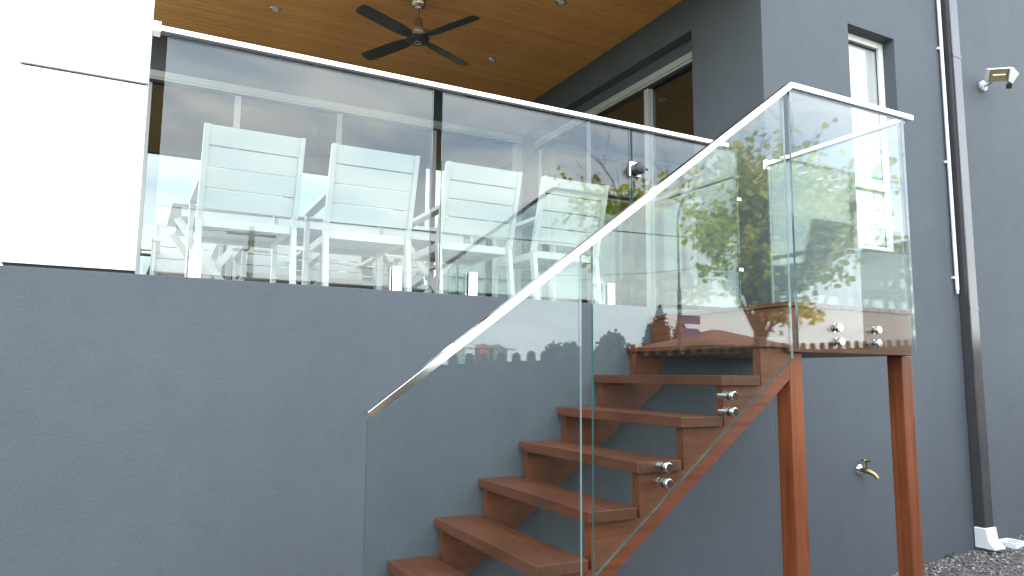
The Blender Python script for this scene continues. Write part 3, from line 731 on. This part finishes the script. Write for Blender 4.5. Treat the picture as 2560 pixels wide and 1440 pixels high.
# garden tap
tp = empty('garden_tap', (4.50, WY, -0.62), 'brass garden tap with chrome wall flange low on the charcoal wall', 'tap')
MB().lathe([(0.036, -0.0005), (0.035, -0.008), (0.022, -0.016), (0.016, -0.018)], (4.49, WY, -0.62), 28, 'Y').build('flange', 'steel', tp)
MB().tube([(4.49, WY-0.01, -0.62), (4.49, WY-0.045, -0.62), (4.497, WY-0.075, -0.626), (4.512, WY-0.105, -0.645), (4.520, WY-0.118, -0.668)], [0.014, 0.018, 0.018, 0.014, 0.0125], 14).build('spout', 'brass', tp)
hn = MB().tube([(4.49, WY-0.06, -0.605), (4.482, WY-0.066, -0.555)], 0.007, 10).build('stem', 'brass', tp)
b = MB(); b.tube([(4.45, WY-0.066, -0.548), (4.515, WY-0.066, -0.560)], 0.0065, 8); b.tube([(4.482, WY-0.10, -0.556), (4.482, WY-0.032, -0.552)], 0.0065, 8); b.build('handle', 'brass', hn)

# ------------------------------------------------------------------ what stands behind the photographer (seen mirrored in the glass)
fe = empty('paling_fence', (6, -0.85, gz(6)), 'weathered paling fence with round topped pickets facing the stairs', 'fence')
pk = {}
def ftop(x): return 0.185+(x-2.51)*0.0517
x = -1.2; i = 0
hgt = 1.72
def picket(kind):
    b = MB(); w_ = 0.041 if kind == 'a' else 0.055
    H = hgt+0.10
    if kind == 'a': poly = [(-w_, 0), (w_, 0), (w_, H-w_)]+[(w_*math.cos(t*math.pi/8), H-w_+w_*math.sin(t*math.pi/8)) for t in range(1, 8)]+[(-w_, H-w_)]
    else: poly = [(-w_, 0), (w_, 0), (w_, H-0.075), (-w_, H-0.075)]
    b.prism(poly, 'Y', 0, 0.016); return b
while x < 15.8:
    for kind, off, yy in (('a', 0, -0.80), ('b', 0.073, -0.818)):
        if kind not in pk: o = picket(kind).build('picket', 'fence', fe, loc=(0, 0, 0)); pk[kind] = o.data
        else: o = link('picket', pk[kind], fe, loc=(0, 0, 0))
        o.location = Vector((x+off+random.uniform(-0.003, 0.003), yy, ftop(x)-hgt-0.10+random.uniform(-0.006, 0.006)))-fe.location
        o.rotation_euler = (0, random.uniform(-0.006, 0.006), 0)
    x += 0.1465
for dz in (-0.35, -1.3):
    b = MB(); b.prism([(-1.3, ftop(-1.3)+dz), (16, ftop(16)+dz), (16, ftop(16)+dz+0.07), (-1.3, ftop(-1.3)+dz+0.07)], 'Y', -0.86, -0.82); b.build('rail', 'fence', fe)
for xx in range(-1, 17, 2):
    b = MB(); b.box(xx-0.045, xx+0.045, -0.952, -0.862, ftop(xx)-1.9, ftop(xx)-0.12); b.build('post', 'fence', fe)

# foliage helpers
def leaves(name, centers, size, m, parent, flat=False, droop=0.4, aspect=0.75):
    n = len(centers); c = np.array(centers)
    d1 = rng.normal(size=(n, 3)); d1[:, 2] -= droop*1.5; d1 /= np.linalg.norm(d1, axis=1)[:, None]
    d2 = rng.normal(size=(n, 3)); d2 -= (d2*d1).sum(1)[:, None]*d1; d2 /= np.linalg.norm(d2, axis=1)[:, None]
    nrm = np.cross(d1, d2); s = size*rng.uniform(0.6, 1.2, n)[:, None]
    sh = [(0, 0, 0), (0.35, 0.42, 0.1), (0.75, 0.33, 0.06), (1.05, 0, 0), (0.75, -0.33, 0.06), (0.35, -0.42, 0.1)]
    V = np.stack([c+(a*d1+b*d2*aspect/0.75+h*nrm)*s for a, b, h in sh], 1).reshape(-1, 3)
    F = []
    for k in range(n):
        o = k*6; F += [(o, o+1, o+2, o+3), (o, o+3, o+4, o+5)]
    me = bpy.data.meshes.new(name); me.from_pydata(V.tolist(), [], F); me.materials.append(m)
    o = link(name, me, parent); o['kind'] = 'stuff'; return o

# street tree beside the fence
TRX, TRY = 6.55, -1.5
tr = empty('street_tree', (TRX, TRY, gz(TRX)), 'young street tree with yellow green leaves behind the paling fence', 'tree')
b = MB(); b.tube([(TRX, TRY, gz(TRX)-0.1), (TRX+0.01, TRY, -0.4), (TRX, TRY-0.02, 0.3), (TRX-0.02, TRY, 0.75)], [0.10, 0.08, 0.075, 0.07], 14); b.build('trunk', 'bark', tr)
tips_, pts_ = [], []
bb = MB()
def grow(p, d, r_, ln, depth):
    n = 5; pts = [p]; q = p.copy(); dd = d.copy()
    for i in range(n):
        dd = (dd+Vector((random.gauss(0, .09), random.gauss(0, .09), random.gauss(0.03, .07)))).normalized(); q = q+dd*ln/n; pts.append(q.copy())
    bb.tube(pts, [r_*(1-0.6*i/n) for i in range(n+1)], 6 if depth < 2 else 4, cap=False)
    for pp in pts[1:]: pts_.append((pp.copy(), depth))
    if depth < 3:
        for k in range(5 if depth == 0 else 4):
            i = random.randint(1, n); a = Vector((random.gauss(0, 1), random.gauss(0, 1), random.gauss(0.25, .5))).normalized()
            grow(pts[i], (dd*0.75+a*0.75).normalized(), r_*0.5*(1-0.08*i), ln*random.uniform(0.45, 0.68), depth+1)
for k in range(15):
    a = k*2.4+random.uniform(-.3, .3); h = random.uniform(0.1, 1.0)
    lean = random.uniform(0.22, 0.72)
    d = Vector((math.cos(a)*lean+0.05, math.sin(a)*lean, 1.0)).normalized()
    grow(Vector((TRX, TRY, 0.30+0.5*h)), d, 0.026, random.uniform(0.95, 1.5), 0)
grow(Vector((TRX, TRY, 0.6)), Vector((-0.16, 0, 1)), 0.04, 1.75, 0)
grow(Vector((TRX, TRY, 0.6)), Vector((0.25, 0.1, 1)), 0.04, 1.65, 0)
grow(Vector((TRX, TRY, 0.8)), Vector((0.9, 0.1, 0.95)).normalized(), 0.03, 1.5, 0)
grow(Vector((TRX+0.1, TRY, 0.7)), Vector((1.0, 0.05, 0.42)).normalized(), 0.02, 1.3, 1)
bb.build('branches', 'bark', tr, kind='stuff')
cand = [p for p, dpt in pts_ if dpt >= 2 and p.z < 3.0]
LC = []
for p in cand:
    top = max(0.0, (p.z-2.2)/0.8)
    for k in range(random.choice([1, 1, 2, 3, 4]) if random.random() > top*0.8 else 0):
        if random.random() < 0.52: LC.append((p.x+random.gauss(0, .06), p.y+random.gauss(0, .06), p.z+random.gauss(0, .06)))
leaves('foliage', LC, 0.088, M['leaf'], tr)
print('leaves', len(LC))

def place(r_, V, mirror):   # a point at viewing ratio r_ whose mirrored distance is V, for a glass plane at y = mirror
    return r_*V, -(V-2*mirror)
def bush_tree(x, y, z0, top, rad, label, n=2600, leaf=0.30, group=None, trunk=True):
    t = empty('tree', (x, y, z0), label, 'tree', group)
    MB().tube([(x, y, z0-0.3), (x, y, z0+(top-z0)*0.6)], [0.25, 0.12], 10).build('trunk', 'bark', t)
    cs = []
    lobes = [(random.gauss(0, .45)*rad, random.gauss(0, .45)*rad, random.uniform(0.25, 0.85)) for _ in range(11)]
    H = top-z0
    for k in range(n):
        lx, ly, lh = random.choice(lobes); rr_ = rad*0.42*random.uniform(0.55, 1)
        v = Vector((random.gauss(0, 1), random.gauss(0, 1), random.gauss(0, 1))).normalized()*rr_
        cs.append((x+lx+v.x, y+ly+v.y, z0+H*(0.15+lh*0.78)+v.z*0.9))
    leaves('foliage', cs, leaf, M['leaf_dark'], t)
x_, y_ = place(0.722, 60, 2.34); bush_tree(x_, y_, -1.2, 5.0, 2.4, 'round headed dark tree far beyond the fence, left of the conifers', leaf=0.42)
x_, y_ = place(0.62, 75, 2.34); bush_tree(x_, y_, -1.2, 4.0, 3.4, 'low spreading tree far beyond the fence, left of the round headed tree', leaf=0.5)
x_, y_ = place(0.665, 66, 2.34); bush_tree(x_, y_, -1.2, 2.9, 2.4, 'lowest dark bushy tree beyond the fence, between the two taller ones', leaf=0.5)

def conifer(x, y, z0, top, rad, label):
    t = empty('conifer', (x, y, z0), label, 'tree', 'conifers beyond the fence')
    MB().tube([(x, y, z0-0.3), (x, y, top)], [0.22, 0.02], 8).build('trunk', 'bark', t)
    cs = []; H = top-z0
    lev = 34
    for i in range(lev):
        h = i/lev; zr = z0+0.4+(H-0.4)*h; rr_ = rad*(1-h)**0.85
        for k in range(int(10+16*(1-h))):
            a = random.uniform(0, 6.28); R_ = rr_*random.uniform(0.75, 1.1)
            for s_ in np.linspace(0.15, 1, 7): cs.append((x+math.cos(a)*R_*s_, y+math.sin(a)*R_*s_, zr-0.30*R_*s_**1.5+0.10*s_+random.gauss(0, .05)))
    leaves('foliage', cs, 0.26, M['needle'], t, aspect=0.5)
x_, y_ = place(0.817, 45, 2.34); conifer(x_, y_, -0.9, 5.5, 2.6, 'tallest dark conifer beyond the fence, left of the street lamp')
x_, y_ = place(0.862, 46, 2.34); conifer(x_, y_, -0.9, 4.7, 2.3, 'dark conifer standing directly behind the street lamp pole')
x_, y_ = place(0.795, 43, 2.34); conifer(x_, y_, -0.9, 3.9, 1.9, 'smallest dark conifer at the left of the conifer group')

# street lamp with fingerposts
lx, ly = place(0.861, 16.7, 2.34); lg = gz(lx)
lamp = empty('street_lamp', (lx, ly, lg), 'tall street lamp with a curved arm beyond the paling fence', 'street lamp')
MB().tube([(lx, ly, lg-0.1), (lx, ly, 2.6)], 0.065, 16).build('pole', 'galv', lamp)
arc = [(lx, ly, 2.601), (lx, ly, 4.6)]+[(lx+0.55*(1-math.cos(a)), ly, 4.6+0.95*math.sin(a)) for a in np.linspace(0.15, 1.25, 8)]+[(lx+0.95, ly, 5.75)]
MB().tube(arc, 0.038, 12).build('arm', 'galv', lamp)
b = MB(); b.prism([(lx+0.92, 5.70), (lx+1.55, 5.86), (lx+1.55, 5.93), (lx+0.95, 5.82)], 'Y', ly-0.09, ly+0.09, bev=0.01); b.build('lantern', 'galv', lamp)
for z, arrow, lab in ((1.72, False, 'upper purple direction blade with a square end on the street lamp pole'), (1.33, True, 'lower purple direction blade with a pointed end on the street lamp pole')):
    t = empty('direction_sign', (lx, ly, z), lab, 'sign')
    X0, X1 = lx+0.07, lx+0.78
    poly = [(X0, z-0.13), (X1-(0.1 if arrow else 0), z-0.13)]+([(X1+0.03, z)] if arrow else [])+[(X1-(0.1 if arrow else 0), z+0.13), (X0, z+0.13)]
    MB().prism(poly, 'Y', ly+0.0, ly+0.02).build('blade', 'purple', t)
    b = MB(); b.box(X0-0.02, X0+0.03, ly-0.012, ly-0.0005, z-0.1, z+0.1); b.build('bracket', 'galv', t)

# power pole and cables
px, py = place(0.131, 34.8, 3.44)
pp = empty('power_pole', (px, py, -1.6), 'timber power pole with two cross arms beyond the fence, mirrored behind chairs', 'power pole')
MB().tube([(px, py, -1.9), (px, py, 6.8)], [0.17, 0.13], 14).build('pole', 'bark', pp)
b = MB(); b.box(px-1.1, px+1.1, py-0.05, py+0.05, 6.35, 6.46); b.box(px-0.8, px+0.8, py-0.05, py+0.05, 5.6, 5.7); b.build('crossarm', 'bark', pp)
b = MB()
for dx_ in (-1.0, -0.5, 0.5, 1.0): b.lathe([(0.03, 0), (0.05, 0.03), (0.03, 0.1)], (px+dx_, py, 6.461), 10)
b.build('insulators', 'pvc', pp)
def cable(p, q, sag, rad, label):
    pts = []
    for i in range(25):
        t_ = i/24; pts.append((p[0]+(q[0]-p[0])*t_, p[1]+(q[1]-p[1])*t_, p[2]+(q[2]-p[2])*t_-sag*4*t_*(1-t_)))
    o = MB().tube(pts, rad, 6).build('overhead_cable', 'cable'); tag(o, label, 'cable')
cable((-22, -11.2, 4.2), (34, -11.2, 5.0), 0.75, 0.016, 'single dark overhead cable crossing in front of the street lamp')
for dx_ in (-1.0, 1.0): cable((px+dx_, py, 6.57), (-60, py-3, 6.8), 0.8, 0.012, 'thin cable running left from the %s end of the pole cross arm' % ('left' if dx_ < 0 else 'right'))
cable((px+0.5, py, 5.7), (lx+14, -26, 6.2), 0.9, 0.016, 'thin cable running right from the lower cross arm of the pole')

# houses across the road
def far_house(x0, x1, y0, y1, z0, eave, ridge, wall, label, roof='tile_roof'):
    t = empty('house', ((x0+x1)/2, (y0+y1)/2, z0), label, 'house')
    MB().box(x0, x1, y0, y1, z0-0.5, eave).build('wall', wall, t)
    b = MB(); o_ = 0.45; my = (y0+y1)/2; hx = min((x1-x0)/2-0.3, (y1-y0)/2)
    P = [b.bm.verts.new(p) for p in ((x0-o_, y0-o_, eave), (x1+o_, y0-o_, eave), (x1+o_, y1+o_, eave), (x0-o_, y1+o_, eave), (x0+hx, my, ridge), (x1-hx, my, ridge))]
    for fc in ((0, 1, 5, 4), (1, 2, 5), (2, 3, 4, 5), (3, 0, 4), (3, 2, 1, 0)): b.bm.faces.new([P[k] for k in fc])
    b.build('roof', roof, t)
    n = max(2, int((x1-x0)/3.2)); 
    for i in range(n):
        cx = x0+(x1-x0)*(i+0.5)/n
        fr_ = MB().box(cx-0.75, cx+0.75, y1+0.002, y1+0.06, eave-1.75, eave-0.45).build('window', 'white_frame', t)
        MB().box(cx-0.68, cx+0.68, y1+0.061, y1+0.07, eave-1.68, eave-0.52).build('pane', 'darkglass', fr_)
    return t
far_house(27.8, 34.0, -31, -25.0, -0.9, 1.75, 2.85, 'brickfar', 'low cream brick house with brown hipped roof across the road')
t2 = far_house(25.2, 30.0, -13.9, -11.9, -0.9, 5.0, 5.25, 'creamfar', 'two storey cream house with banded front near the far end of the fence', 'white_frame')
b = MB()
for z in (1.3, 2.1, 2.9, 3.7, 4.4): b.box(25.0, 30.2, -11.898, -11.6, z, z+0.28)
b.build('balcony_band', 'white_frame', t2)

def shed(x, y, w_, h_, m, label):
    z0 = gz(x)
    t = empty('shed', (x, y, z0), label, 'shed')
    MB().box(x-w_/2, x+w_/2, y-1.2, y+1.2, z0-0.1, z0+h_-0.35).build('wall', m, t)
    MB().prism([(x-w_/2-0.1, z0+h_-0.349), (x+w_/2+0.1, z0+h_-0.349), (x+w_/2+0.1, z0+h_-0.28), (x, z0+h_), (x-w_/2-0.1, z0+h_-0.28)], 'Y', y-1.3, y+1.3).build('roof', m, t)
    d = MB().box(x-0.4, x+0.4, y+1.201, y+1.23, z0+0.05, z0+2.0).build('door', 'signwhite', t)
    MB().box(x+0.28, x+0.32, y+1.231, y+1.26, z0+1.0, z0+1.12).build('handle', 'black', d)
for r_, m_, lab in ((0.442, 'whitecar', 'white garden shed far beyond the fence, leftmost of the four coloured sheds'), (0.466, 'redcar', 'red garden shed far beyond the fence beside the leftmost white one'),
                    (0.489, 'greenbin', 'green garden shed far beyond the fence right of the red one'), (0.512, 'whitecar', 'white garden shed far beyond the fence right of the green one')):
    X, Y = place(r_, 55.0, 2.34); shed(X, Y, 0.85, 3.45, m_, lab)

# a little growth and litter at the foot of the wall
def weed(x, y, n, h, label):
    t = empty('weed', (x, y, gz(x)), label, 'weed')
    b = MB()
    for k in range(n):
        a = random.uniform(0, 6.28); l = h*random.uniform(0.5, 1); w_ = 0.0035; q = Vector((math.cos(a), math.sin(a), 0)); p0 = Vector((x, y, gz(x)-0.004))+q*random.uniform(0, 0.015); sd_ = Vector((-q.y, q.x, 0))*w_
        p1 = p0+q*l*0.35+Vector((0, 0, l*0.75)); p2 = p0+q*l*0.8+Vector((0, 0, l))
        v = [b.bm.verts.new(c) for c in (p0-sd_, p0+sd_, p1+sd_*0.8, p1-sd_*0.8, p2)]
        b.bm.faces.new(v[:4]); b.bm.faces.new((v[3], v[2], v[4]))
    b.build('blades', 'leaf_dark', t, kind='stuff')
weed(5.965, 3.31, 16, 0.05, 'small green weed growing between the downpipe foot and the drain frame')
weed(5.40, 3.375, 12, 0.04, 'small green weed at the wall base left of the downpipe')
lit = []
for k in range(46):
    x = random.uniform(4.9, 7.4); lit.append((x, random.uniform(2.2, 3.37), gz(x)+0.012))
me_ = leaves('leaf_litter', lit, 0.030, M['bark'], None, droop=0)
tag(me_, 'scattered small dry leaves lying on the gravel by the wall', 'leaf litter', kind='stuff')
